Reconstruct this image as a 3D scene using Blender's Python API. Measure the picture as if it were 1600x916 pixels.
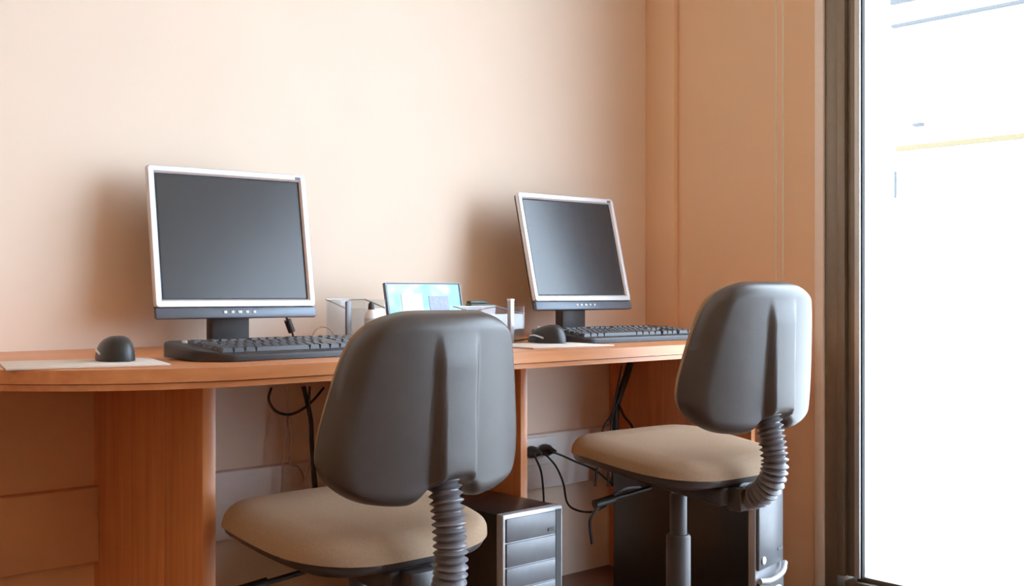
import bpy, bmesh, math, random
from mathutils import Vector, Matrix
for o in list(bpy.data.objects): bpy.data.objects.remove(o)
random.seed(4)
S = bpy.context.scene
COL = S.collection
R_ = math.radians

# ------------------------------------------------------------------ camera
CAM = Vector((-2.829, -2.440, 0.884))
RIGHT = Vector((0.742, -0.670, 0)).normalized()
FWD = Vector((-RIGHT.y, RIGHT.x, 0))
FOC = 1715.0
cd = bpy.data.cameras.new('camera'); cam = bpy.data.objects.new('camera', cd); COL.objects.link(cam)
cam.location = CAM
cam.rotation_euler = (R_(90), 0, math.atan2(FWD.y, FWD.x) - R_(90))
cd.sensor_width = 36; cd.lens = FOC / 1600 * 36; cd.clip_start = 0.05
S.camera = cam

# ------------------------------------------------------------------ light
W = bpy.data.worlds.new('overcast_sky'); S.world = W; W.use_nodes = True
bg = W.node_tree.nodes['Background']
bg.inputs[0].default_value = (0.69, 0.835, 1.0, 1); bg.inputs[1].default_value = 12.0
S.view_settings.view_transform = 'Standard'; S.view_settings.look = 'None'
S.view_settings.exposure = 0.0; S.view_settings.gamma = 1; S.view_settings.use_curve_mapping = False
S.cycles.max_bounces = 10; S.cycles.diffuse_bounces = 8; S.cycles.transparent_max_bounces = 12
S.cycles.caustics_reflective = False; S.cycles.caustics_refractive = False
S.cycles.sample_clamp_indirect = 0
FILL_W = 8.0

# ------------------------------------------------------------------ materials
def mat(name, col, rough=0.5, metal=0.0, spec=0.5, noise=0.0, nscale=40, bump=0.0, bscale=200, coat=0.0, trans=0.0, emit=None):
    m = bpy.data.materials.new(name); m.use_nodes = True
    nt = m.node_tree; b = nt.nodes['Principled BSDF']
    b.inputs['Base Color'].default_value = (*col, 1); b.inputs['Roughness'].default_value = rough
    b.inputs['Metallic'].default_value = metal; b.inputs['Specular IOR Level'].default_value = spec
    b.inputs['Coat Weight'].default_value = coat; b.inputs['Coat Roughness'].default_value = 0.15
    b.inputs['Transmission Weight'].default_value = trans
    tc = nt.nodes.new('ShaderNodeTexCoord')
    if noise:
        n = nt.nodes.new('ShaderNodeTexNoise'); n.inputs['Scale'].default_value = nscale; n.inputs['Detail'].default_value = 4
        nt.links.new(tc.outputs['Object'], n.inputs['Vector'])
        r = nt.nodes.new('ShaderNodeValToRGB')
        r.color_ramp.elements[0].position = .3; r.color_ramp.elements[1].position = .7
        r.color_ramp.elements[0].color = (*[c * (1 - noise) for c in col], 1)
        r.color_ramp.elements[1].color = (*[min(1, c * (1 + noise)) for c in col], 1)
        nt.links.new(n.outputs['Fac'], r.inputs['Fac']); nt.links.new(r.outputs['Color'], b.inputs['Base Color'])
    if bump:
        n2 = nt.nodes.new('ShaderNodeTexNoise'); n2.inputs['Scale'].default_value = bscale; n2.inputs['Detail'].default_value = 3
        nt.links.new(tc.outputs['Object'], n2.inputs['Vector'])
        bp = nt.nodes.new('ShaderNodeBump'); bp.inputs['Strength'].default_value = bump; bp.inputs['Distance'].default_value = 0.002
        nt.links.new(n2.outputs['Fac'], bp.inputs['Height']); nt.links.new(bp.outputs['Normal'], b.inputs['Normal'])
    return m

def wood(name, c1, c2, stretch=(1, 30, 30), rough=0.38, coat=0.15):
    m = bpy.data.materials.new(name); m.use_nodes = True
    nt = m.node_tree; b = nt.nodes['Principled BSDF']
    tc = nt.nodes.new('ShaderNodeTexCoord'); mp = nt.nodes.new('ShaderNodeMapping'); mp.inputs['Scale'].default_value = stretch
    n = nt.nodes.new('ShaderNodeTexNoise'); n.inputs['Scale'].default_value = 2.0; n.inputs['Detail'].default_value = 6; n.inputs['Distortion'].default_value = 0.6
    r = nt.nodes.new('ShaderNodeValToRGB')
    r.color_ramp.elements[0].position = .3; r.color_ramp.elements[0].color = (*c1, 1)
    r.color_ramp.elements[1].position = .72; r.color_ramp.elements[1].color = (*c2, 1)
    L = nt.links.new
    L(tc.outputs['Object'], mp.inputs['Vector']); L(mp.outputs['Vector'], n.inputs['Vector']); L(n.outputs['Fac'], r.inputs['Fac'])
    L(r.outputs['Color'], b.inputs['Base Color'])
    b.inputs['Roughness'].default_value = rough; b.inputs['Coat Weight'].default_value = coat; b.inputs['Coat Roughness'].default_value = 0.25
    return m

def pane_mat(name, tint=(1, 1, 1), gloss=0.06, rough=0.0):
    m = bpy.data.materials.new(name); m.use_nodes = True
    nt = m.node_tree; nt.nodes.remove(nt.nodes['Principled BSDF'])
    out = nt.nodes['Material Output']; t = nt.nodes.new('ShaderNodeBsdfTransparent'); t.inputs[0].default_value = (*tint, 1)
    g = nt.nodes.new('ShaderNodeBsdfGlossy'); g.inputs['Roughness'].default_value = rough
    mx = nt.nodes.new('ShaderNodeMixShader'); L = nt.links.new
    geo = nt.nodes.new('ShaderNodeNewGeometry'); dt = nt.nodes.new('ShaderNodeVectorMath'); dt.operation = 'DOT_PRODUCT'
    L(geo.outputs['Incoming'], dt.inputs[0]); L(geo.outputs['Normal'], dt.inputs[1])
    def mt(op, a, b=None):
        n = nt.nodes.new('ShaderNodeMath'); n.operation = op
        for k, v in enumerate((a, b)):
            if v is None: continue
            if hasattr(v, 'links'): L(v, n.inputs[k])
            else: n.inputs[k].default_value = v
        return n.outputs[0]
    # Schlick reflectance, the same from both faces of the sheet
    fr = mt('ADD', mt('MULTIPLY', mt('POWER', mt('SUBTRACT', 1.0, mt('ABSOLUTE', dt.outputs['Value'])), 5.0), 0.9), 0.03 + gloss)
    L(fr, mx.inputs[0]); L(t.outputs[0], mx.inputs[1]); L(g.outputs[0], mx.inputs[2]); L(mx.outputs[0], out.inputs['Surface'])
    return m

PAINT = (0.86, 0.72, 0.59)
M = dict(
    wall=mat('peach_wall_paint', PAINT, 0.75, noise=0.02, nscale=3, bump=0.05, bscale=120),
    side=mat('tan_wall_paint', (0.86, 0.62, 0.42), 0.7, noise=0.02, nscale=3),
    shade_tan=mat('tan_shade_tone', (0.80, 0.50, 0.29), 0.55, noise=0.03, nscale=5),  # tan tone of the shaded wall under the desk's end, as colour
    room=mat('ochre_wall_paint', (0.60, 0.41, 0.26), 0.8, noise=0.02, nscale=3),
    ceiling=mat('ceiling_paint', (0.78, 0.66, 0.52), 0.9, noise=0.02),
    floor=wood('dark_floor', (0.11, 0.048, 0.026), (0.17, 0.08, 0.042), (2, 12, 1), 0.35),
    trunk=mat('white_trunking', (0.80, 0.76, 0.72), 0.5, noise=0.02),
    wood_x=wood('orange_wood_long_grain', (0.60, 0.225, 0.075), (0.74, 0.32, 0.125), (1.2, 26, 26)),
    wood_z=wood('orange_wood_upright_grain', (0.56, 0.205, 0.065), (0.70, 0.29, 0.105), (26, 26, 1.2)),
    alu=mat('bronze_aluminium', (0.27, 0.235, 0.19), 0.42, metal=0.55, noise=0.04),
    alu_light=mat('bright_aluminium', (0.62, 0.64, 0.64), 0.35, metal=0.5, noise=0.02),
    bead=mat('white_corner_trim', (0.92, 0.86, 0.80), 0.5, noise=0.02),
    pane=pane_mat('window_glass', (0.985, 0.99, 0.99), 0.0, 0.0),
    clear=pane_mat('clear_acrylic', (0.93, 0.95, 0.97), 0.03, 0.08),
    silver=mat('silver_plastic', (0.72, 0.73, 0.76), 0.32, metal=0.35, noise=0.01),
    chin=mat('slate_plastic', (0.13, 0.16, 0.20), 0.35, metal=0.2, noise=0.03),
    black=mat('black_plastic', (0.022, 0.021, 0.022), 0.42, noise=0.1, bump=0.05, bscale=500),
    dark=mat('dark_grey_plastic', (0.055, 0.05, 0.052), 0.45, noise=0.06, bump=0.08, bscale=600),
    keyb=mat('keyboard_plastic', (0.026, 0.022, 0.026), 0.42, noise=0.05),
    key=mat('keycap_plastic', (0.034, 0.031, 0.036), 0.36, noise=0.05),
    screen=mat('matte_lcd_panel', (0.022, 0.023, 0.028), 0.24, spec=0.75, noise=0.03, nscale=6),
    border=mat('black_screen_border', (0.01, 0.01, 0.012), 0.5, noise=0.02),
    button=mat('pale_button', (0.75, 0.78, 0.80), 0.3, noise=0.02),
    shell=mat('grey_chair_plastic', (0.064, 0.055, 0.053), 0.38, noise=0.05, bump=0.12, bscale=900),
    fabric=mat('beige_fabric', (0.36, 0.25, 0.165), 0.95, spec=0.15, noise=0.08, nscale=300, bump=0.5, bscale=900),
    bellows=mat('grey_rubber', (0.15, 0.145, 0.16), 0.33, noise=0.04),
    chrome=mat('chrome', (0.75, 0.75, 0.78), 0.18, metal=1.0, noise=0.01),
    tower=mat('tower_grey_front', (0.155, 0.16, 0.175), 0.35, metal=0.3, noise=0.05, nscale=60),
    tower_side=mat('tower_black_steel', (0.018, 0.016, 0.015), 0.28, noise=0.08),
    tower_trim=mat('tower_silver_trim', (0.46, 0.47, 0.50), 0.35, metal=0.4, noise=0.02),
    pad=mat('pale_mouse_mat', (0.70, 0.64, 0.58), 0.75, noise=0.04, nscale=90),
    rubber=mat('black_rubber', (0.02, 0.02, 0.02), 0.7, noise=0.05),
    cable=mat('black_cable', (0.022, 0.018, 0.016), 0.5, noise=0.05),
    wire=mat('pale_wire', (0.50, 0.36, 0.30), 0.5, noise=0.03),
    loop=mat('tan_wire', (0.25, 0.19, 0.12), 0.5, noise=0.03),
    cord=mat('white_cord', (0.80, 0.76, 0.68), 0.6, noise=0.02),
    facade=mat('white_render', (0.86, 0.86, 0.85), 0.9, noise=0.02, nscale=2),
    ledge=mat('grey_ledge', (0.068, 0.068, 0.07), 0.9, noise=0.05),
    ochre=mat('ochre_strip', (0.13, 0.10, 0.05), 0.9, noise=0.05),
    fglass=mat('blue_grey_glass', (0.02, 0.03, 0.04), 0.35, noise=0.1),
    paving=mat('pale_paving', (0.72, 0.70, 0.67), 0.9, noise=0.05, nscale=4),
    white=mat('white_plastic', (0.82, 0.82, 0.82), 0.4, noise=0.02),
    blue=mat('pale_blue_label', (0.45, 0.62, 0.85), 0.4, noise=0.03),
    lampw=mat('fill_lamp_metal', (0.8, 0.8, 0.78), 0.5, noise=0.02),
    lavender=mat('lavender_print', (0.38, 0.46, 0.70), 0.5, noise=0.15, nscale=120),
    green=mat('dark_green_plastic', (0.03, 0.06, 0.045), 0.4, noise=0.05),
)
# the printed card: cyan and white cloudy print
def card_mat():
    m = bpy.data.materials.new('cyan_print'); m.use_nodes = True; nt = m.node_tree; b = nt.nodes['Principled BSDF']
    tc = nt.nodes.new('ShaderNodeTexCoord'); n = nt.nodes.new('ShaderNodeTexNoise'); n.inputs['Scale'].default_value = 14; n.inputs['Detail'].default_value = 2
    r = nt.nodes.new('ShaderNodeValToRGB'); e = r.color_ramp.elements
    e[0].position = .38; e[0].color = (0.28, 0.78, 0.80, 1); e[1].position = .6; e[1].color = (0.80, 0.95, 0.95, 1)
    nt.links.new(tc.outputs['Object'], n.inputs['Vector']); nt.links.new(n.outputs['Fac'], r.inputs['Fac']); nt.links.new(r.outputs['Color'], b.inputs['Base Color'])
    b.inputs['Roughness'].default_value = 0.4
    return m
M['card'] = card_mat()

# ------------------------------------------------------------------ helpers
def finish(bm, angle=38):
    bmesh.ops.recalc_face_normals(bm, faces=bm.faces)
    for f in bm.faces: f.smooth = True
    for e in bm.edges:
        if len(e.link_faces) == 2 and e.calc_face_angle(0) > R_(angle): e.smooth = False
    return bm
def obj(name, bm, m, parent=None, **props):
    me = bpy.data.meshes.new(name)
    if isinstance(bm, bmesh.types.BMesh): finish(bm); bm.to_mesh(me); bm.free()
    me.materials.append(M[m] if isinstance(m, str) else m)
    o = bpy.data.objects.new(name, me); COL.objects.link(o)
    if parent: o.parent = parent
    for k, v in props.items(): o[k] = v
    return o
def box(bm, x0, x1, y0, y1, z0, z1, bev=0.0, seg=2, M4=None):
    r = bmesh.ops.create_cube(bm, size=1)
    vs = r['verts']
    for v in vs:
        v.co = Vector(((x0 + x1) / 2 + v.co.x * (x1 - x0), (y0 + y1) / 2 + v.co.y * (y1 - y0), (z0 + z1) / 2 + v.co.z * (z1 - z0)))
    if M4 is not None: bmesh.ops.transform(bm, matrix=M4, verts=vs)
    if bev:
        es = {e for v in vs for e in v.link_edges}
        bmesh.ops.bevel(bm, geom=list(es), offset=bev, segments=seg, affect='EDGES', profile=0.5)
    return bm
def B(*a, **k): return box(bmesh.new(), *a, **k)
def catmull(pts, n=8):
    P = [Vector(p) for p in pts]
    if len(P) < 3: return P
    out = []
    for i in range(len(P) - 1):
        p0, p1, p2, p3 = P[max(i - 1, 0)], P[i], P[i + 1], P[min(i + 2, len(P) - 1)]
        for k in range(n):
            t = k / n
            out.append(0.5 * ((2 * p1) + (-p0 + p2) * t + (2 * p0 - 5 * p1 + 4 * p2 - p3) * t * t + (-p0 + 3 * p1 - 3 * p2 + p3) * t ** 3))
    out.append(P[-1]); return out
def tube(bm, pts, r, seg=10, smooth=True, n=8, cap=True):
    P = catmull(pts, n) if smooth else [Vector(p) for p in pts]
    rad = r if callable(r) else (lambda i, t: r)
    T = [(P[min(i + 1, len(P) - 1)] - P[max(i - 1, 0)]).normalized() for i in range(len(P))]
    up = Vector((0, 0, 1)) if abs(T[0].z) < .9 else Vector((1, 0, 0))
    a = T[0].cross(up).normalized(); rings = []
    for i, p in enumerate(P):
        a = (a - T[i] * a.dot(T[i])).normalized(); b = T[i].cross(a)
        rr = rad(i, i / max(1, len(P) - 1))
        rings.append([bm.verts.new(p + (a * math.cos(q) + b * math.sin(q)) * rr) for q in [2 * math.pi * k / seg for k in range(seg)]])
    for i in range(len(rings) - 1):
        for k in range(seg):
            bm.faces.new((rings[i][k], rings[i][(k + 1) % seg], rings[i + 1][(k + 1) % seg], rings[i + 1][k]))
    if cap: bm.faces.new(rings[0][::-1]); bm.faces.new(rings[-1])
    return bm
def lathe(bm, prof, seg=24, c=(0, 0, 0)):
    rings = []
    for r, z in prof:
        rings.append([bm.verts.new((c[0] + r * math.cos(q), c[1] + r * math.sin(q), c[2] + z)) for q in [2 * math.pi * k / seg for k in range(seg)]])
    for i in range(len(rings) - 1):
        for k in range(seg): bm.faces.new((rings[i][k], rings[i][(k + 1) % seg], rings[i + 1][(k + 1) % seg], rings[i + 1][k]))
    bm.faces.new(rings[0][::-1]); bm.faces.new(rings[-1]); return bm
def prism(bm, pts, z0, z1, bev=0.0):
    lo = [bm.verts.new((x, y, z0)) for x, y in pts]; hi = [bm.verts.new((x, y, z1)) for x, y in pts]
    n = len(pts); bm.faces.new(lo[::-1]); top = bm.faces.new(hi)
    for i in range(n): bm.faces.new((lo[i], lo[(i + 1) % n], hi[(i + 1) % n], hi[i]))
    if bev: bmesh.ops.bevel(bm, geom=list(top.edges), offset=bev, segments=3, affect='EDGES', profile=0.5)
    return bm
def thing(name, label, cat, loc=(0, 0, 0), rz=0, group=None):
    o = bpy.data.objects.new(name, None); COL.objects.link(o); o.empty_display_size = 0.05
    o.location = loc; o.rotation_euler = (0, 0, rz); o['label'] = label; o['category'] = cat
    if group: o['group'] = group
    return o
def tag(o, label, cat, group=None):
    o['label'] = label; o['category'] = cat
    if group: o['group'] = group
    return o
def struct(name, bm, m, parent=None): return obj(name, bm, m, parent, kind='structure') if parent is None else obj(name, bm, m, parent)
def children(o): return [c for c in bpy.data.objects if c.parent == o]
def copy_tree(o, parent=None):
    kids = children(o); c = o.copy(); COL.objects.link(c); c.parent = parent
    for k in kids: copy_tree(k, c)
    return c

# ------------------------------------------------------------------ the room
XL, YF, ZC = -5.6, -6.2, 2.62
WY0, WY1, WZ = -0.674, -5.60, 2.46           # glazed opening in the window wall
struct('floor', B(XL - .1, 0.25, YF - .1, 0.12, -0.1, 0), 'floor')
struct('ceiling', B(XL - .1, 0.25, YF - .1, 0.12, ZC, ZC + .1), 'ceiling')
struct('wall_back', B(XL - .1, 0.25, 0, 0.12, 0, ZC), 'wall')
struct('wall_left', B(XL - .12, XL, YF, 0, 0, ZC), 'room')
struct('wall_front', B(XL, 0.25, YF - .12, YF, 0, ZC), 'room')
bm = bmesh.new()
box(bm, 0, 0.2, WY0, 0, 0, ZC); box(bm, 0, 0.2, YF, WY1, 0, ZC); box(bm, 0, 0.2, WY1, WY0, WZ, ZC)
struct('wall_right', bm, 'side')
struct('trim_1', B(-0.022, 0, -0.125, 0, 0, ZC, bev=.003), 'side')                     # boxed corner strip
struct('trim_2', B(-0.012, 0.0, -0.674, -0.644, 0, ZC, bev=.003), 'bead')                 # white bead along the opening
struct('trim_3', B(-1.876, 0, -0.032, 0, 0.291, 0.456, bev=.004), 'trunk')                 # flat white trunking board along the wall

struct('trim_4', B(XL, -1.8770, -0.032, 0, 0.291, 0.456, bev=.004), 'shade_tan')            # the same board, tan painted in for the warm shade past the end panel
struct('trim_5', box(B(XL, -1.880, -0.006, 0, 0.4565, 0.722), XL, -1.880, -0.006, 0, 0.0, 0.2905), 'shade_tan')   # thin sheet added, its tan standing in for warm shade under the desk's end

win = bpy.data.objects.new('window_1', None); COL.objects.link(win); win['kind'] = 'structure'; win.location = (0, WY0, 0)
def wb(name, m, x0, x1, y0, y1, z0, z1, bev=.002): return obj(name, B(x0, x1, y0 - WY0, y1 - WY0, z0, z1, bev=bev), m, win)
wb('frame_stile', 'alu', -0.004, 0.10, -0.715, WY0, 0.0, WZ)
wb('frame_stile', 'alu', -0.010, 0.08, -0.742, -0.717, 0.07, WZ)
wb('sash_stile', 'alu', 0.004, 0.06, -0.768, -0.743, 0.07, WZ)
wb('sash_edge', 'alu_light', -0.004, 0.018, -0.786, -0.769, 0.07, WZ - .05)
wb('gasket', 'rubber', 0.004, 0.018, -0.790, -0.786, 0.07, WZ - .05, 0)
wb('sill_track', 'alu', -0.01, 0.16, WY1, -0.742, 0.0, 0.060)
wb('sill_rail', 'alu', 0.01, 0.03, WY1, -0.770, 0.060, 0.074)
wb('head_rail', 'alu', 0.0, 0.12, WY1, -0.715, WZ - .06, WZ)
wb('frame_stile', 'alu', -0.004, 0.10, WY1, WY1 + .06, 0.0, WZ)
wb('meeting_stile', 'alu', 0.0, 0.06, -3.20, -3.13, 0.07, WZ)
wb('pane', 'pane', 0.020, 0.026, WY1 + .06, -0.790, 0.074, WZ - .06, 0)

# ------------------------------------------------------------------ outside
struct('terrace', B(0.25, 30, -18, 14, -0.12, -0.02), 'paving')
fac = thing('neighbour_house', 'overexposed white rendered house across the terrace with a grey ledge', 'building', (6.0, 0, -0.02))
obj('wall', B(0, 4, -1.6, 2.40, 0, 4.3), 'facade', fac)
obj('ledge', B(-0.05, 0, -1.6, 2.40, 3.195, 3.22), 'ledge', fac)
obj('string_course', B(-0.05, 0, -1.6, 2.36, 2.125, 2.165), 'ochre', fac)
f = obj('window_frame', B(-0.03, 0.0, 1.88, 2.42, 3.40, 4.15), 'ledge', fac)
obj('pane', B(-0.04, -0.03, 1.92, 2.30, 3.43, 4.12), 'fglass', f)
obj('downpipe', tube(bmesh.new(), [(-0.05, 2.36, 1.72), (-0.05, 2.36, 1.95)], 0.012, smooth=False), 'ledge', fac)
obj('wall_lamp', B(-0.06, 0, 2.12, 2.20, 2.32, 2.345), 'ledge', fac)

# ------------------------------------------------------------------ added warm fill lamps, unseen (behind and above the camera)
for i, (x, y) in enumerate(((-4.3, -1.6), (-4.3, -3.5))):
    t = thing('fill_lamp', ['added round fill lamp on the ceiling, nearer the desk wall', 'added round fill lamp on the ceiling, at the far end of the room'][i], 'lamp', (x, y, ZC), 0, 'added fill lamps')
    obj('housing', lathe(bmesh.new(), [(0.17, 0), (0.17, -0.03), (0.155, -0.035), (0.15, -0.02)]), 'lampw', t)
    ld = bpy.data.lights.new('warm_fill', 'AREA'); ld.shape = 'DISK'; ld.size = 0.28; ld.energy = FILL_W; ld.color = (1.0, 0.50, 0.20)
    lo = bpy.data.objects.new('warm_fill', ld); COL.objects.link(lo); lo.parent = t; lo.location = (0, 0, -0.04)

# ------------------------------------------------------------------ desk
DZ, DT = 0.760, 0.034
def arc(p, q, c, n=10):   # quadratic curve
    return [((1 - t) ** 2 * p[0] + 2 * t * (1 - t) * c[0] + t * t * q[0], (1 - t) ** 2 * p[1] + 2 * t * (1 - t) * c[1] + t * t * q[1]) for t in [k / n for k in range(n + 1)]]
outline = [(-2.36, -0.003)] + arc((-2.36, -0.36), (-1.93, -0.762), (-2.26, -0.72), 14) + arc((-0.52, -0.762), (-0.024, -0.50), (-0.18, -0.74), 12) + [(-0.024, -0.003)]
desk = thing('desk', 'long orange wood worktop desk with rounded ends fixed along the wall', 'desk', (-1.2, -0.4, 0))
def dl(bm): bmesh.ops.translate(bm, vec=(1.2, 0.4, 0), verts=bm.verts); return bm
obj('worktop', dl(prism(bmesh.new(), outline, DZ - DT * .66, DZ, bev=.004)), 'wood_x', desk)
def inset(pts, d):
    out = []
    for i, (x, y) in enumerate(pts):
        if y > -0.01: out.append((x, y)); continue
        a = Vector(pts[i - 1]); b = Vector(pts[(i + 1) % len(pts)]); t = (b - a).normalized()
        out.append((x - t.y * d, y + t.x * d))
    return out
obj('edge_lip', dl(prism(bmesh.new(), inset(outline, 0.004), DZ - DT, DZ - DT * .70)), 'wood_x', desk)
def panel(x0, x1, y0, bev=.001):   # an upright board, notched round the trunking
    b = B(x0, x1, y0, -0.033, 0.0, DZ - DT - .0005, bev=bev)
    box(b, x0 + .001, x1 - .001, -0.0335, -0.0065, .457, DZ - DT - .0006); box(b, x0 + .001, x1 - .001, -0.0335, -0.0065, 0.0, .2900); return dl(b)
obj('end_panel', panel(-1.884, -1.866, -0.375), 'wood_z', desk)
obj('front_post', dl(B(-1.889, -1.861, -0.540, -0.3755, 0.0, DZ - DT - .0005, bev=.0025)), 'wood_z', desk)
obj('end_panel', panel(-0.205, -0.187, -0.560), 'wood_z', desk)
obj('divider_panel', panel(-1.196, -1.176, -0.660), 'wood_z', desk)

# ------------------------------------------------------------------ monitors
MW, MH, MD = 0.386, 0.345, 0.028
def make_monitor(label, pos, yaw, tilt):
    """pos: bottom centre of the bezel's front"""
    a = Vector((math.cos(yaw), math.sin(yaw), 0)); n = Vector((math.sin(yaw), -math.cos(yaw), 0))
    base = Vector(pos) - n * 0.070; base.z = DZ
    t = thing('monitor', label, 'monitor', base, yaw, 'computer monitors on the desk')
    zb = pos[2] - DZ; yb = -0.070
    T = Matrix.Translation((0, yb, zb)) @ Matrix.Rotation(-tilt, 4, 'X')
    def tr(bm): bmesh.ops.transform(bm, matrix=T, verts=bm.verts); return bm
    # foot and neck
    ft = bmesh.new()
    pts = []
    for k in range(32):
        q = 2 * math.pi * k / 32; c, s = math.cos(q), math.sin(q)
        pts.append((0.112 * math.copysign(abs(c) ** .6, c), 0.080 * math.copysign(abs(s) ** .6, s) - 0.02))
    prism(ft, pts, 0.0006, 0.014, bev=.006); obj('base', ft, 'black', t)
    nk = bmesh.new(); box(nk, -0.047, 0.047, -0.018, 0.016, 0.014, zb + .06, bev=.006)
    obj('neck', nk, 'dark', t)
    hg = bmesh.new(); box(hg, -0.04, 0.04, -0.064, -0.012, zb + .07, zb + .12, bev=.005); 
    bx = bmesh.new(); box(bx, -0.045, 0.045, -0.022, 0.014, zb + .05, zb + .14, bev=.008)
    obj('hinge', bx, 'black', t)
    hg.free()
    # housing
    hs = bmesh.new()
    f0 = [(-MW / 2 + .002, .0), (MW / 2 - .002, .0), (MW / 2 - .002, MH - .002), (-MW / 2 + .002, MH - .002)]
    layers = [(0.010, 0.0, 0.0), (0.024, 0.002, 0.0), (0.036, 0.03, 0.0), (0.050, 0.06, 0.0)]
    rings = []
    for (y, ins, _) in layers:
        rings.append([hs.verts.new((x - math.copysign(ins, x), y, min(max(z + (ins if z < MH / 2 else -ins), 0.001), MH))) for x, z in f0])
    for i in range(len(rings) - 1):
        for k in range(4): hs.faces.new((rings[i][k], rings[i][(k + 1) % 4], rings[i + 1][(k + 1) % 4], rings[i + 1][k]))
    hs.faces.new(rings[0]); hs.faces.new(rings[-1])
    bmesh.ops.bevel(hs, geom=[e for e in hs.edges], offset=.0035, segments=2, affect='EDGES')
    obj('housing', tr(hs), 'black', t)
    # silver bezel: rounded frame ring, profile bevelled
    bw, ch = 0.017, 0.026
    bz = bmesh.new()
    def rr(x0, x1, z0, z1, r, y, n=4):
        out = []
        for cx, cz, q0 in ((x1 - r, z0 + r, -90), (x1 - r, z1 - r, 0), (x0 + r, z1 - r, 90), (x0 + r, z0 + r, 180)):
            for k in range(n + 1):
                q = R_(q0 + 90 * k / n); out.append(bz.verts.new((cx + r * math.cos(q), y, cz + r * math.sin(q))))
        return out
    X0, X1, Z0, Z1 = -MW / 2, MW / 2, ch, MH
    L = [rr(X0, X1, Z0, Z1, .008, 0.012), rr(X0, X1, Z0, Z1, .008, 0.003), rr(X0 + .003, X1 - .003, Z0 + .0005, Z1 - .003, .006, 0.0),
         rr(X0 + bw - .004, X1 - bw + .004, Z0 + bw - .004, Z1 - bw + .004, .002, 0.0005), rr(X0 + bw, X1 - bw, Z0 + bw, Z1 - bw, .001, 0.005), rr(X0 + bw, X1 - bw, Z0 + bw, Z1 - bw, .001, 0.012)]
    for i in range(len(L)):
        A, Bq = L[i], L[(i + 1) % len(L)]
        for k in range(len(A)): bz.faces.new((A[k], A[(k + 1) % len(A)], Bq[(k + 1) % len(A)], Bq[k]))
    bez = obj('bezel', tr(bz), 'silver', t, label='silver bezel')
    mk = bmesh.new(); box(mk, X1 - .028, X1 - .014, -0.0008, 0.0008, Z1 - .013, Z1 - .007); obj('maker_mark', tr(mk), 'chin', bez)
    cn = bmesh.new(); box(cn, X0, X1, 0.001, 0.014, 0.0, ch - .0008, bev=.0045); chin = obj('chin', tr(cn), 'chin', t, label='slate grey lower strip')
    for k in range(5):
        b_ = bmesh.new(); x = (k - 2) * 0.0175; w = .0038 if k != 2 else .0050
        box(b_, x - w, x + w, -0.0010, 0.002, .0105, .0165, bev=.0008); obj('button', tr(b_), 'button', chin)
    bo = bmesh.new(); box(bo, X0 + bw - .001, X1 - bw + .001, 0.0075, 0.011, Z0 + bw - .001, Z1 - bw + .001); obj('screen_border', tr(bo), 'border', t)
    sc = bmesh.new(); box(sc, X0 + bw + .004, X1 - bw - .004, 0.0068, 0.0078, Z0 + bw + .003, Z1 - bw - .004); obj('screen', tr(sc), 'screen', t)
    return t
monL = make_monitor('silver framed flat monitor tilted slightly back, beside the far left mouse', (-1.623, -0.190, 0.828), R_(-3.8), R_(9.9))
monR = make_monitor('silver framed flat monitor near the room corner, leaning far back with blue reflection', (-0.543, -0.231, 0.837), R_(-1.5), R_(14.0))

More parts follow.
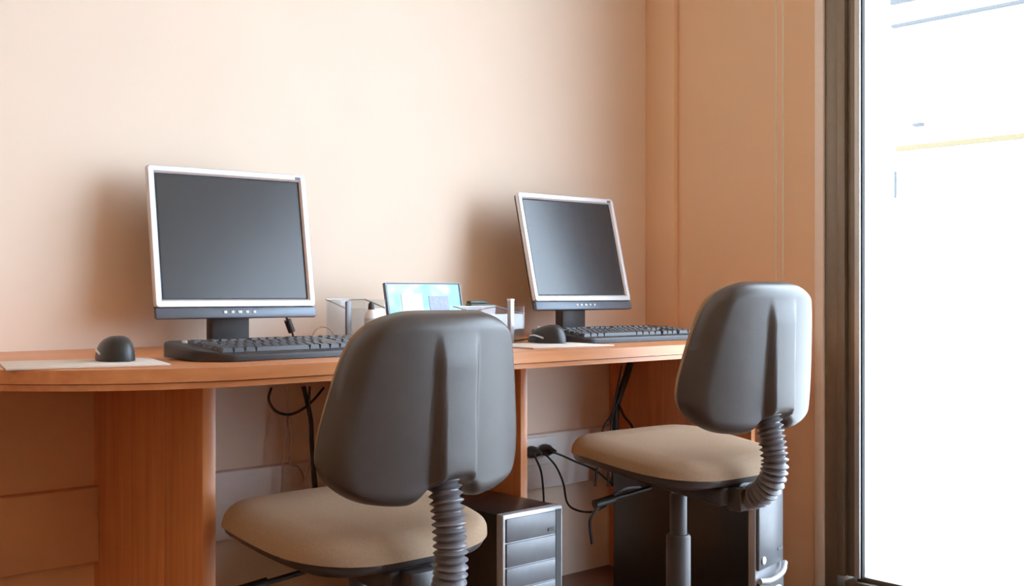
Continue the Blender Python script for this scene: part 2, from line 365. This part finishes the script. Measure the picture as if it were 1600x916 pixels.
# ------------------------------------------------------------------ keyboards
def make_keyboard(label, loc, rz, kmat='key'):
    t = thing('keyboard', label, 'keyboard', loc, rz, 'keyboards on the desk')
    KW, KD = 0.455, 0.185
    sl = Matrix.Rotation(R_(6.0), 4, 'X')
    bm = bmesh.new(); pts = []
    pts = arc((-KW / 2 + .03, 0), (-KW / 2, .05), (-KW / 2, 0), 5)[::-1] + [(KW / 2, .05)]
    pts = arc((-KW / 2, .075), (-KW / 2 + .055, 0), (-KW / 2 + .012, .008), 6) + arc((KW / 2 - .045, 0), (KW / 2, .035), (KW / 2 - .006, 0), 6) + arc((KW / 2, KD - .02), (KW / 2 - .02, KD), (KW / 2, KD), 4) + arc((-KW / 2 + .02, KD), (-KW / 2, KD - .02), (-KW / 2, KD), 4)
    pts = [(x - (.016 if x < 0 else 0) , y) for x, y in pts]
    prism(bm, pts, 0.001, 0.014, bev=.005)
    for v in bm.verts:
        if v.co.z > .005: v.co.z += v.co.y * math.tan(R_(6.0))
        else: v.co.z += max(0, v.co.y - .1) * .05
    obj('case', bm, 'keyb', t)
    for s in (-1, 1):
        fb = B(s * .19 - .012, s * .19 + .012, KD - .035, KD - .024, 0.0, 0.010, bev=.001); obj('foot', fb, 'keyb', t)
    # one keycap per width, shared
    cap = {}
    def capmesh(w, d=1.0):
        k = (round(w, 2), d)
        if k not in cap:
            b = bmesh.new(); hw = w * .019 / 2 - .0009; hd = d * .019 / 2 - .0009
            lo = [b.verts.new((x, y, 0)) for x, y in ((-hw, -hd), (hw, -hd), (hw, hd), (-hw, hd))]
            hi = [b.verts.new((x, y, .008)) for x, y in ((-hw + .0022, -hd + .0014), (hw - .0022, -hd + .0014), (hw - .0022, hd - .003), (-hw + .0022, hd - .003))]
            b.faces.new(hi); b.faces.new(lo[::-1])
            for i in range(4): b.faces.new((lo[i], lo[(i + 1) % 4], hi[(i + 1) % 4], hi[i]))
            finish(b, 20); me = bpy.data.meshes.new('key'); b.to_mesh(me); b.free(); me.materials.append(M[kmat]); cap[k] = me
        return cap[k]
    u = .019; x0 = -KW / 2 + .017
    def key(cx, row, w=1.0, d=1.0, dy=0):
        o = bpy.data.objects.new('key', capmesh(w, d)); COL.objects.link(o); o.parent = t
        p = sl @ Vector((x0 + cx * u, 0.030 + row * u + dy, 0.0142)); o.location = p; o.rotation_euler = (R_(6.0), 0, 0)
    rows = [([1.25, 1.25, 1.25, 6.25, 1.25, 1.25, 1.25, 1.25], 0), ([2.25] + [1] * 10 + [2.75], 1), ([1.75] + [1] * 11 + [2.25], 2), ([1.5] + [1] * 12 + [1.5], 3), ([1] * 13 + [2], 4)]
    for ws, r in rows:
        x = 0
        for w in ws: key(x + w / 2, r, w); x += w
    for c in [.5, 2.5, 3.5, 4.5, 5.5, 7, 8, 9, 10, 11.5, 12.5, 13.5, 14.5]: key(c, 5, 1, dy=.008)
    for c in (15.8, 16.8, 17.8):
        key(c, 5, dy=.008); key(c, 4); key(c, 3); key(c, 0)
    key(16.8, 1)
    for c in (19.2, 20.2, 21.2):
        for r in (1, 2, 3, 4): key(c, r)
    key(19.7, 0, 2); key(21.2, 0)
    for k, c in enumerate((0.6, 1.9)):
        b = bmesh.new(); p = sl @ Vector((x0 - .012 + c * u * 1.0, KD - .030, .0155)); lathe(b, [(.0055, -.002), (.0055, .0018), (.004, .0026)], 14, p); obj('media_button', b, 'button', t)
    return t
make_keyboard('black keyboard in front of the monitor on the left, pale media buttons', (-1.682, -0.633, DZ), R_(3.5))
make_keyboard('dark keyboard with shiny keys, under the monitor near the room corner', (-0.690, -0.590, DZ), R_(-1))

# ------------------------------------------------------------------ mice and mats
def make_mouse(label, loc, rz):
    t = thing('mouse', label, 'mouse', loc, rz, 'computer mice')
    bm = bmesh.new(); n, m_ = 20, 28; rings = []
    for i in range(n + 1):
        v = i / n; rows = []
        for k in range(m_):
            q = 2 * math.pi * k / m_; c, s = math.cos(q), math.sin(q)
            ph = v * math.pi / 2; rr = math.cos(ph) ** .55 if v < 1 else 0
            x = .031 * rr * math.copysign(abs(c) ** .8, c) * (1 - .10 * math.cos(2 * q) * 0); y = .056 * rr * math.copysign(abs(s) ** .8, s)
            x *= 1 - .12 * max(0, s) + .0
            z = .040 * math.sin(ph) * (1 - .30 * (y / .056) - .10 * (y / .056) ** 2)
            rows.append(bm.verts.new((x, y, z + .0012)))
        rings.append(rows)
    for i in range(n):
        for k in range(m_): bm.faces.new((rings[i][k], rings[i][(k + 1) % m_], rings[i + 1][(k + 1) % m_], rings[i + 1][k]))
    bm.faces.new(rings[0][::-1]); bmesh.ops.remove_doubles(bm, verts=bm.verts, dist=1e-5)
    obj('body', bm, 'black', t)
    wh = bmesh.new(); tube(wh, [(-.0035, .030, .0305), (.0035, .030, .0305)], .008, 16, smooth=False); obj('scroll_wheel', wh, 'button', t)
    for s in (1, -1): obj('side_stripe', tube(bmesh.new(), [(s * .0295, -.02, .012), (s * .029, .01, .018), (s * .0235, .035, .0165)], .0022, 8), 'silver', t, label='silver side stripe')
    return t
mm = obj('mouse_mat', B(-.128, .128, -.105, .105, 0, .0035, bev=.0012), 'pad'); mm.location = (-2.108, -0.535, DZ + .0003); mm.rotation_euler = (0, 0, R_(-14)); tag(mm, 'pale mouse mat under the far left mouse, at the rounded desk end', 'mouse mat', 'mouse mats')
mm = obj('mouse_mat', B(-.118, .118, -.10, .10, 0, .003, bev=.001), 'pad'); mm.location = (-1.045, -0.590, DZ + .0003); mm.rotation_euler = (0, 0, R_(-6)); tag(mm, 'pale mouse mat beside the keyboard near the room corner', 'mouse mat', 'mouse mats')
make_mouse('black mouse on the mat at the rounded desk end', (-2.043, -0.512, DZ + .004), R_(-8))
make_mouse('black mouse left of the keyboard near the room corner', (-0.982, -0.520, DZ + .0035), R_(0))

# ------------------------------------------------------------------ small things between the monitors
# card leaning in a holder
ca = Vector((-1.2296, -0.2, 0.9095)); cb = Vector((-0.9971, -0.2, 0.9042))
cw = cb.x - ca.x; chh = (ca.z - DZ) / math.cos(R_(12)) - .002
t = thing('display_card', 'cyan and white printed card standing behind the nearer chair', 'card', ((ca.x + cb.x) / 2, -0.20 - math.tan(R_(12)) * (ca.z - DZ), DZ), R_(0))
T = Matrix.Rotation(R_(-12), 4, 'X')
def trT(bm, T=T): bmesh.ops.transform(bm, matrix=T, verts=bm.verts); return bm
cdx = cw / 2
c0 = obj('card', trT(B(-cdx, cdx, 0, .004, .003, chh - .001)), 'card', t)
obj('print_block', trT(B(.012, .075, -.0012, 0, chh - .085, chh - .032)), 'lavender', c0)
obj('print_patch', trT(B(-.075, -.01, -.0012, 0, chh - .078, chh - .026)), 'white', c0)
obj('card_frame', trT(box(box(B(-cdx - .005, -cdx, -.003, .008, .002, chh), cdx, cdx + .003, -.003, .008, .002, chh), -cdx - .005, cdx + .003, -.003, .008, chh, chh + .002)), 'chin', t)
bk = bmesh.new(); box(bk, -.03, .03, .012, .016, .004, .10); bmesh.ops.transform(bk, matrix=Matrix.Translation((0, .05, 0)) @ Matrix.Rotation(R_(22), 4, 'X'), verts=bk.verts); obj('back_strut', bk, 'clear', t)

def acrylic_box(label, loc, w, d, h, rz, th=.003):
    t = thing('desk_tray', label, 'tray', loc, rz, 'clear plastic desk trays')
    obj('tray_base', B(-w / 2, w / 2, -d / 2, d / 2, 0.0005, .004), 'clear', t)
    for x in (-1, 1):
        obj('side_wall', B(min(x * w / 2, x * (w / 2 - th)), max(x * w / 2, x * (w / 2 - th)), -d / 2, d / 2, .004, h), 'clear', t)
    for y in (-1, 1):
        obj('end_wall', B(-w / 2 + th, w / 2 - th, min(y * d / 2, y * (d / 2 - th)), max(y * d / 2, y * (d / 2 - th)), .004, h * (.8 if y < 0 else 1)), 'clear', t)
    rim = bmesh.new()
    tube(rim, [(-w / 2, -d / 2, h * .8), (-w / 2, d / 2, h), (w / 2, d / 2, h), (w / 2, -d / 2, h * .8)], .0018, 6, smooth=False); obj('rim', rim, 'tower_trim', t)
    return t
p = Vector((-1.2988, -0.17, 0.8176))
ab = acrylic_box('clear plastic tray with grey edges, right of the left monitor', (p.x, -0.17, DZ), .115, .09, .108, R_(0))
pl = bmesh.new(); box(pl, -.060, -.046, -.05, -.043, .004, .104, bev=.001); obj('corner_post', pl, 'tower', ab)
q = Vector((-1.3016, -0.24, 0.8344))
bt = thing('glue_bottle', 'small white bottle with pale blue label and dark cap, beside the clear tray', 'bottle', (q.x, -0.24, DZ))
obj('body', lathe(bmesh.new(), [(.015, .0005), (.0165, .004), (.0165, .068), (.012, .078), (.007, .084)]), 'white', bt)
obj('label_band', lathe(bmesh.new(), [(.0168, .03), (.0171, .031), (.0171, .062), (.0168, .063)]), 'blue', bt)
obj('cap', lathe(bmesh.new(), [(.0075, .084), (.008, .085), (.0065, .098), (.003, .103)]), 'dark', bt)
p = Vector((-1.0286, -0.36, 0.8166))
ab2 = acrylic_box('clear plastic tray behind the right side of the nearer chair back', (p.x, -0.36, DZ), .14, .11, .090, R_(0))
pp = Vector((-1.0453, -0.46, 0.8187))
po = thing('leaflet_stand', 'narrow upright clear leaflet stand beside the clear tray, by the mat', 'stand', (pp.x, -0.46, DZ))
obj('foot_plate', B(-.03, .012, -.03, .03, .0005, .004), 'clear', po)
obj('post', B(-.006, .006, -.006, .006, .004, .104, bev=.001), 'tower_trim', po)
obj('post_tip', B(-.0065, .0065, -.0065, .0065, .104, .110, bev=.001), 'white', po)
gs = thing('stapler', 'small dark green stapler lying on top of the clear tray', 'stapler', (p.x - .028, -0.36, DZ + .092), R_(8))
obj('stapler_base', B(-.045, .045, -.010, .010, 0, .004, bev=.001), 'green', gs)
obj('stapler_arm', B(-.045, .02, -.008, .008, .005, .013, bev=.003), 'green', gs)
# loop of thin wire standing on the desk behind the keyboard
lp = bmesh.new(); c = Vector((-1.494, -0.33, 0.7864))
tube(lp, [(c.x + .028 * math.cos(a), -0.33, DZ + .022 + .026 * math.sin(a)) for a in [R_(k * 20 - 90) for k in range(19)]], .0016, 8)
tag(obj('wire_loop', lp, 'loop'), 'thin tan wire curled in a loop behind the black keyboard', 'wire')
# cable with ferrite dropping behind the left monitor
fr = bmesh.new(); a0 = Vector((-1.4786, -0.14, 0.8292)); a1 = Vector((-1.4734, -0.14, 0.8199)); a2 = Vector((-1.4595, -0.14, 0.7876))
mc = thing('monitor_cable', 'black cable with a thick ferrite hanging under the left monitor', 'cable', (a2.x, -0.14, DZ))
loc = lambda v: Vector(v) - Vector((a2.x, -0.14, DZ))
obj('wire', tube(bmesh.new(), [loc(a0 + Vector((-.004, .01, .012))), loc(a0), loc(a1), loc(a2), Vector((.01, .01, .004)), Vector((.03, .05, .004)), Vector((.03, .10, .004))], .0028, 8), 'cable', mc)
obj('ferrite', tube(bmesh.new(), [loc(a1), loc(a1.lerp(a2, .9))], .0085, 12, smooth=False), 'black', mc)
# mouse leads
v0 = Vector((-2.027, -0.456, DZ + .012))
tag(obj('mouse_lead', tube(bmesh.new(), [v0, v0 + Vector((.01, .06, -.005)), (-1.98, -0.28, DZ + .003), (-1.90, -0.12, DZ + .003), (-1.86, -.02, DZ + .003)], .0018, 6), 'cable'), 'thin black lead of the far left mouse running to the wall', 'cable')
v0 = Vector((-0.982, -0.464, DZ + .012))
tag(obj('mouse_lead', tube(bmesh.new(), [v0, v0 + Vector((-.01, .04, -.006)), (-1.0, -0.38, DZ + .003), (-1.0, -0.33, DZ + .003), (-.98, -0.26, DZ + .003), (-.90, -.17, DZ + .003), (-.86, -.03, DZ + .003)], .0022, 6), 'cable'), 'black lead of the mouse near the room corner, bent on the desk', 'cable')

# ------------------------------------------------------------------ cables under the desk
def cab(name, label, pts, r, m='cable'): return tag(obj(name, tube(bmesh.new(), pts, r, 8), m), label, 'cable')
cab('power_cable', 'black cable looped in a wide curve under the desk', [(-1.4935, -0.1, 0.6569), (-1.5004, -0.1, 0.6282), (-1.4796, -0.1, 0.5991), (-1.4446, -0.1, 0.5888), (-1.4088, -0.1, 0.5987), (-1.3762, -0.1, 0.6201), (-1.3467, -0.1, 0.6484)], .0032)
cab('power_cable', 'thick black cable dropping straight down beside the nearer chair back', [(-1.4052, -0.1, 0.6549), (-1.3944, -0.1, 0.6165), (-1.3835, -0.1, 0.5653), (-1.3816, -0.1, 0.5178), (-1.3762, -0.1, 0.4541), (-1.3688, -0.1, 0.3821), (-1.3633, -0.1, 0.2942)], .0058)
cab('power_cable', 'thin black cable running close along the thick dropping one', [(-1.3994, -0.12, 0.6559), (-1.4012, -0.12, 0.5997), (-1.3904, -0.12, 0.505), (-1.3922, -0.12, 0.4425), (-1.3868, -0.12, 0.3792), (-1.3849, -0.12, 0.3006)], .003)
cab('data_wire', 'pinkish thin wire hanging from the cable loop', [(-1.4263, -0.06, 0.6504), (-1.4245, -0.06, 0.5967), (-1.4317, -0.06, 0.5341), (-1.4388, -0.06, 0.4718), (-1.4424, -0.06, 0.4014), (-1.4495, -0.06, 0.3003)], .0022, 'wire')
cab('data_wire', 'pinkish thin wire with a kink over the white trunking board', [(-1.4268, -0.07, 0.5819), (-1.4196, -0.07, 0.5183), (-1.4268, -0.07, 0.4654), (-1.4016, -0.07, 0.4533), (-1.387, -0.07, 0.42), (-1.3943, -0.07, 0.3573), (-1.4124, -0.07, 0.2965)], .0024, 'wire')
cab('data_wire', 'pinkish thin wire slanting down towards the nearer seat', [(-1.3773, -0.09, 0.4657), (-1.3919, -0.09, 0.4309), (-1.41, -0.09, 0.3858), (-1.4208, -0.09, 0.348), (-1.4279, -0.09, 0.302)], .0024, 'wire')
cab('cable_bundle', 'thick bundled cables dropping from the desk above the farther seat', [(-0.2308, -0.12, 0.6659), (-0.2518, -0.12, 0.6185), (-0.2786, -0.12, 0.5699), (-0.2992, -0.12, 0.5114), (-0.2992, -0.12, 0.4217), (-0.3051, -0.12, 0.2829)], .011)
cab('power_cable', 'black cable splaying to one side of the thick bundle', [(-0.3039, -0.135, 0.5526), (-0.3359, -0.135, 0.5054), (-0.3675, -0.135, 0.4725), (-0.3903, -0.135, 0.412), (-0.4072, -0.135, 0.2969)], .004)
cab('power_cable', 'black cable splaying off behind the farther seat', [(-0.3097, -0.135, 0.553), (-0.2774, -0.135, 0.501), (-0.2386, -0.135, 0.4619), (-0.2265, -0.135, 0.3965), (-0.2326, -0.135, 0.2763)], .004)
cab('power_cable', 'slim black cable along the bundle above the farther seat', [(-0.2917, -0.14, 0.6615), (-0.3093, -0.14, 0.6028), (-0.3326, -0.14, 0.5253), (-0.3499, -0.14, 0.4087), (-0.3557, -0.14, 0.2915)], .003)

sk = Vector((-0.5558, -0.032, 0.4072))
so = thing('wall_socket', 'white double socket on the trunking board beside the divider', 'socket', (sk.x, -0.032, sk.z))
obj('plate', B(-.075, .075, -.010, 0, -.042, .042, bev=.003), 'white', so)
for s in (-1, 1): obj('socket_ring', lathe(bmesh.new(), [(.02, 0), (.02, .003), (.018, .003), (.017, .001)], 20), 'trunk', so).matrix_local = Matrix.Translation((s * .032, -.010, 0)) @ Matrix.Rotation(R_(90), 4, 'X')
def plug(label, a, tail):
    a = Vector(a)
    t = thing('power_plug', label, 'plug', a, 0, 'plugs in the wall socket')
    bm = bmesh.new(); lathe(bm, [(.017, 0), (.018, .006), (.017, .02), (.010, .034), (.005, .05)], 18); bmesh.ops.rotate(bm, matrix=Matrix.Rotation(R_(90), 3, 'X'), verts=bm.verts)
    obj('plug_body', bm, 'black', t)
    P = [Vector((0, -.045, 0))] + [Vector(q) - a for q in tail]
    obj('lead', tube(bmesh.new(), P, .0032, 8), 'cable', t)
    return t
plug('black plug nearest the divider panel', (-0.5972, -0.048, 0.411), [(-0.6346, -0.11, 0.4101), (-0.5993, -0.1, 0.3527), (-0.5793, -0.09, 0.2545), (-0.5697, -0.08, 0.1566)])
plug('black plug with two leads away from the divider panel', (-0.5391, -0.048, 0.4111), [(-0.567, -0.11, 0.4147), (-0.5344, -0.12, 0.4012), (-0.4749, -0.12, 0.3761), (-0.3914, -0.12, 0.342), (-0.3051, -0.12, 0.2829)])
cab('power_cable', 'thin cable arcing down from the plug and across towards the farther tower', [(-0.5793, -0.09, 0.41), (-0.5414, -0.1, 0.3692), (-0.5191, -0.11, 0.3164), (-0.5129, -0.12, 0.2597), (-0.4952, -0.14, 0.2374), (-0.4473, -0.16, 0.2282), (-0.4258, -0.2, 0.2504)], .0032)

# ------------------------------------------------------------------ computer towers
def make_tower(label, loc, rz, variant):
    w, d, h = 0.166, 0.43, 0.438
    t = thing('computer_tower', label, 'computer', loc, rz, 'computer towers under the desk')    # origin: front centre on the floor, front faces -y
    for x in (-1, 1):
        for y in (.05, d - .05): obj('foot', lathe(bmesh.new(), [(.012, 0), (.012, .010)], 12, (x * (w / 2 - .02), y, 0)), 'rubber', t)
    obj('case', B(-w / 2, w / 2, .022, d, .010, h, bev=.003), 'tower_side', t)
    fr = obj('front_panel', B(-w / 2 - .001, w / 2 + .001, .0, .0215, .010, h + .001, bev=.004), 'tower_trim', t)
    if variant == 0:
        obj('recess_strip', B(w / 2 - .020, w / 2 - .004, -.0015, .002, .02, h - .006), 'black', fr)
        zs = [(h - .008, h - .056), (h - .058, h - .106), (h - .108, h - .150), (h - .152, h - .185)]
        for i, (a, b) in enumerate(zs): obj('drive_bay', B(-w / 2 + .006, w / 2 - .023, -.004, .002, b, a, bev=.0015), 'tower', fr)
        obj('lower_panel', B(-w / 2 + .006, w / 2 - .023, -.006, .002, .03, h - .188, bev=.002), 'tower_trim', fr)
        obj('eject_button', B(w / 2 - .045, w / 2 - .030, -.0055, -.0035, h - .048, h - .042), 'dark', fr)
        obj('power_button', B(-w / 2 + .06, -w / 2 + .085, -.009, -.005, h - .25, h - .225, bev=.002), 'silver', fr)
    else:
        obj('upper_panel', B(-w / 2 + .002, w / 2 - .010, -.010, .002, .165, h - .004, bev=.006), 'tower', fr)
        obj('vent_slot', B(w / 2 - .050, w / 2 - .024, -.0115, -.009, .20, .207), 'green', fr)
        obj('power_button', lathe(bmesh.new(), [(.010, 0), (.011, .003), (.008, .005)], 18), 'silver', fr).matrix_local = Matrix.Translation((-w / 2 + .025, -.010, .19)) @ Matrix.Rotation(R_(90), 4, 'X')
        cu = bmesh.new(); tube(cu, [(-w / 2 + .004, -.010, .140), (-w / 4, -.020, .136), (0, -.024, .139), (w / 4, -.022, .147), (w / 2 - .008, -.012, .160)], .008, 10); obj('curved_trim', cu, 'tower_trim', fr)
        obj('lower_panel', B(-w / 2 + .004, w / 2 - .010, -.012, .002, .02, .134, bev=.006), 'dark', fr)
        em = bmesh.new(); tube(em, [(-.03, -.013, .080), (-.010, -.0135, .100), (.02, -.013, .108), (.045, -.013, .104)], .003, 8); tube(em, [(-.03, -.013, .080), (0, -.013, .07), (.045, -.013, .104)], .002, 8); obj('emblem', em, 'silver', fr)
    return t
make_tower('black and grey computer tower standing against the divider panel', (-1.287, -0.798, 0), R_(0), 0)
make_tower('dark computer tower with curved silver trim behind the farther chair', (-0.385, -0.745, 0), R_(11), 1)
lc = bmesh.new()
tube(lc, [Vector((-0.7502, -0.45, 0.228)), Vector((-0.7679, -0.46, 0.2906)), Vector((-0.7543, -0.47, 0.3201)), Vector((-0.7213, -0.48, 0.3457)), Vector((-0.6814, -0.5, 0.3686)), Vector((-0.6182, -0.5, 0.3661))], .004, 8)
tag(obj('power_cable', lc, 'black'), 'glossy black cable curving up beside the farther tower', 'cable')

# ------------------------------------------------------------------ office chairs
def sq(u, v, a=.2):
    p = 1 / a - 1; return u * (1 - a * abs(v) ** p), v * (1 - a * abs(u) ** p)
def sstep(a, b, x):
    t = min(1, max(0, (x - a) / (b - a))); return t * t * (3 - 2 * t)
BW, BH = 0.200, 0.160      # half width and half height of the back
def back_xz(u, v):
    x, z = sq(u, v, .165); zz = z
    wx = BW * (1.03 - .25 * sstep(-.75, 1.25, zz) - .02 * sstep(-.6, -1, zz))
    X = x * wx; Z = z * BH
    notch = math.exp(-(X / .050) ** 4) * sstep(-.25, -1.0, zz) * .040
    return X, Z + notch
def grid_closed(fa, fb, n=72):
    """two sheets over the same square that share their border"""
    bm = bmesh.new(); A = {}; Bv = {}
    for i in range(n + 1):
        for k in range(n + 1):
            u, v = -1 + 2 * i / n, -1 + 2 * k / n
            A[i, k] = bm.verts.new(fa(u, v))
            edge = i in (0, n) or k in (0, n)
            Bv[i, k] = A[i, k] if edge else bm.verts.new(fb(u, v))
    for i in range(n):
        for k in range(n):
            bm.faces.new((A[i, k], A[i + 1, k], A[i + 1, k + 1], A[i, k + 1]))
            q = (Bv[i, k + 1], Bv[i + 1, k + 1], Bv[i + 1, k], Bv[i, k])
            if len({v for v in q} & {v for v in (A[i, k], A[i + 1, k], A[i + 1, k + 1], A[i, k + 1])}) < 4: bm.faces.new(q)
    return bm
def wing(x, z): return 1.45 * x * x                      # the back curves forward at its sides
def edge_d(u, v): return (1 - abs(u)) , (1 - abs(v))
def rnd(t, w):                                                # quarter-round from 0 at the rim to 1 inside
    t = min(1, t / w); return math.sqrt(max(0, 1 - (1 - t) ** 2))
def shell_out(u, v):
    X, Z = back_xz(u, v); e = rnd(1 - abs(u), .16) * rnd(1 - abs(v), .18)
    sp = sstep(.047, .033, abs(X)) * sstep(.85, .45, v) * (.45 + .55 * sstep(.7, -.8, v))
    return (X, wing(X, Z) - .044 * e - .020 * sp * rnd(1 - abs(v), .05), Z)
def shell_in(u, v):
    X, Z = back_xz(u, v); return (X, wing(X, Z) + .004, Z)
def cush_out(u, v):
    X, Z = back_xz(u, v); e = rnd(1 - abs(u), .22) * rnd(1 - abs(v), .22)
    return (X * .985, wing(X, Z) + .006 + .026 * e, Z * .985 + .001)
def cush_in(u, v):
    X, Z = back_xz(u, v); return (X * .985, wing(X, Z) + .0045, Z * .985 + .001)
SW, SD = 0.222, 0.205
def seat_xy(u, v, k=1.0):
    x, y = sq(u, v, .2); return x * SW * k * (1 - .05 * sstep(.2, -1, y)), y * SD * k
def seat_top(u, v):
    X, Y = seat_xy(u, v); e = rnd(1 - abs(u), .30) * rnd(1 - abs(v), .30)
    return (X, Y, -.034 + .034 * e - .010 * sstep(.4, 1, v) - .004 * math.exp(-((X / .1) ** 2 + (Y / .1) ** 2)))
def seat_mid(u, v): X, Y = seat_xy(u, v, 1); return (X, Y, -.036 - .010 * sstep(.4, 1, v))
def pan_top(u, v): X, Y = seat_xy(u, v, 1.004); return (X, Y, -.0365 - .010 * sstep(.4, 1, v))
def pan_bot(u, v):
    X, Y = seat_xy(u, v, 1.004); e = rnd(1 - abs(u), .35) * rnd(1 - abs(v), .35)
    return (X * (1 - .02), Y * (1 - .02), -.037 - .010 * sstep(.4, 1, v) - .030 * e)
proto = {}
def make_chair(label, loc, rz, ST, lean=4.0, drop=0.0):
    t = thing('office_chair', label, 'chair', loc, rz, 'swivel office chairs')
    if not proto:
        for k, (a, b) in dict(shell=(shell_out, shell_in), cushion=(cush_in, cush_out), seat=(seat_mid, seat_top), pan=(pan_bot, pan_top)).items():
            me = bpy.data.meshes.new(k); b_ = grid_closed(a, b); finish(b_, 85); b_.to_mesh(me); b_.free()
            me.materials.append(M['shell' if k in ('shell', 'pan') else 'fabric']); proto[k] = me
    def pm(name, key, m4, **kw):
        o = bpy.data.objects.new(name, proto[key]); COL.objects.link(o); o.parent = t; o.matrix_local = m4
        for a, b in kw.items(): o[a] = b
        return o
    TS = Matrix.Translation((0, -.17, ST)) @ Matrix.Rotation(R_(6.5), 4, 'X') @ Matrix.Translation((0, .17, 0))
    seat = pm('seat', 'seat', TS, label='beige fabric seat cushion')
    pm('seat_pan', 'pan', TS)
    Tb = Matrix.Translation((0, -.238, ST + .218)) @ Matrix.Rotation(R_(lean), 4, 'X')
    pm('back_shell', 'shell', Tb); pm('back_cushion', 'cushion', Tb, label='beige fabric back cushion')
    # corrugated bellows over the back bar: vertical, then bending forward under the seat
    zb = ST + .108
    path = [(0, -.242, zb + .035), (0, -.250, zb - .02), (0, -.262, zb - .08), (0, -.266, ST - .01 - drop * .8), (0, -.254, ST - .048 - drop), (0, -.222, ST - .076 - drop), (0, -.180, ST - .084 - drop)]
    P = catmull(path, 40)
    # re-sample evenly
    L = [0]
    for i in range(1, len(P)): L.append(L[-1] + (P[i] - P[i - 1]).length)
    step = .0022; Q = []; s = 0; i = 0
    while s < L[-1]:
        while L[i + 1] < s: i += 1
        Q.append(P[i].lerp(P[i + 1], (s - L[i]) / (L[i + 1] - L[i]))); s += step
    bm = bmesh.new(); tube(bm, Q, lambda i, tt: .0255 + .0040 * (math.cos(2 * math.pi * i * step / .0118)), 22, smooth=False)
    obj('bellows', bm, 'bellows', t)
    obj('back_bar', tube(bmesh.new(), [(0, -.252, ST + .17), (0, -.256, zb + .03)], .012, 12, smooth=False), 'black', t)
    # mechanism
    mb = bmesh.new(); box(mb, -.06, .06, -.17, .085, ST - .104, ST - .060, bev=.010, seg=3); bmesh.ops.transform(mb, matrix=Matrix.Translation((0, -.17, ST - .1)) @ Matrix.Rotation(R_(5), 4, 'X') @ Matrix.Translation((0, .17, .1 - ST)), verts=mb.verts); obj('mechanism', mb, 'dark', t)
    bk_ = bmesh.new(); box(bk_, -.035, .035, -.205, -.165, ST - .112 - drop, ST - .062, bev=.006); obj('bar_clamp', bk_, 'shell', t)
    lv = bmesh.new(); tube(lv, [(-.05, .04, ST - .090), (-.12, .045, ST - .098), (-.17, .05, ST - .104)], .005, 10); 
    lever = obj('lever', lv, 'black', t); obj('lever_grip', tube(bmesh.new(), [(-.16, .0495, ST - .1035), (-.215, .053, ST - .110)], .010, 12, smooth=False), 'black', lever)
    # column
    cz = ST - .092
    obj('column_collar', lathe(bmesh.new(), [(.016, cz - .010), (.016, cz)], 20), 'chrome', t)
    obj('column', lathe(bmesh.new(), [(.0195, cz - .105), (.0195, cz - .014), (.018, cz - .010)], 24), 'dark', t)
    obj('column_sleeve', lathe(bmesh.new(), [(.028, .085), (.028, cz - .110), (.025, cz - .104)], 24), 'dark', t)
    hub = obj('base_hub', lathe(bmesh.new(), [(.042, .07), (.046, .08), (.044, .12), (.032, .13)], 24), 'black', t)
    for k in range(5):
        a = R_(72 * k + 20); c, s = math.cos(a), math.sin(a)
        bm = bmesh.new(); pts_ = [(.03, .105, .024), (.16, .094, .019), (.29, .078, .014)]
        rg = []
        for r_, z_, hw in pts_:
            rg.append([bm.verts.new((c * r_ - s * y_, s * r_ + c * y_, zz)) for y_, zz in ((-hw, z_ - .022), (hw, z_ - .022), (hw * .8, z_ + .010), (-hw * .8, z_ + .010))])
        for i in range(2):
            for q in range(4): bm.faces.new((rg[i][q], rg[i][(q + 1) % 4], rg[i + 1][(q + 1) % 4], rg[i + 1][q]))
        bm.faces.new(rg[0][::-1]); bm.faces.new(rg[-1])
        bmesh.ops.bevel(bm, geom=list(bm.edges), offset=.004, segments=2, affect='EDGES')
        leg = obj('leg', bm, 'black', t)
        cb_ = bmesh.new(); x, y = c * .275, s * .275
        for o_ in (-.014, .014):
            tube(cb_, [(x - s * (o_ - .008), y + c * (o_ - .008), .0265), (x - s * (o_ + .008), y + c * (o_ + .008), .0265)], .026, 18, smooth=False)
        box(cb_, x - .006, x + .006, y - .006, y + .006, .02, .064)
        obj('caster', cb_, 'black', leg)
    return t
make_chair('beige and grey swivel chair nearest the camera, in front of the left monitor', (-1.696, -0.769, 0), R_(0), 0.478, drop=.045)
make_chair('beige and grey swivel chair nearer the window, in front of the corner keyboard', (-0.868, -0.835, 0), R_(-2), 0.530)

# ------------------------------------------------------------------ blind cord
cz = Vector((-0.04, -0.5431, 0.3719)); ct = cz.y
bc = bmesh.new()
tube(bc, [(-.04, ct + .012, 2.45), (-.04, ct + .012, cz.z + .03)], .0022, 8, smooth=False)
tube(bc, [(-.04, ct - .012, 2.45), (-.04, ct - .012, cz.z + .03)], .0022, 8, smooth=False)
tube(bc, [(-.04, ct + .012, cz.z + .03), (-.04, ct + .010, cz.z + .01), (-.04, ct, cz.z), (-.04, ct - .010, cz.z + .01), (-.04, ct - .012, cz.z + .03)], .0022, 8)
tag(obj('blind_cord', bc, 'cord'), 'thin white looped blind cord hanging down the wall by the window', 'cord')
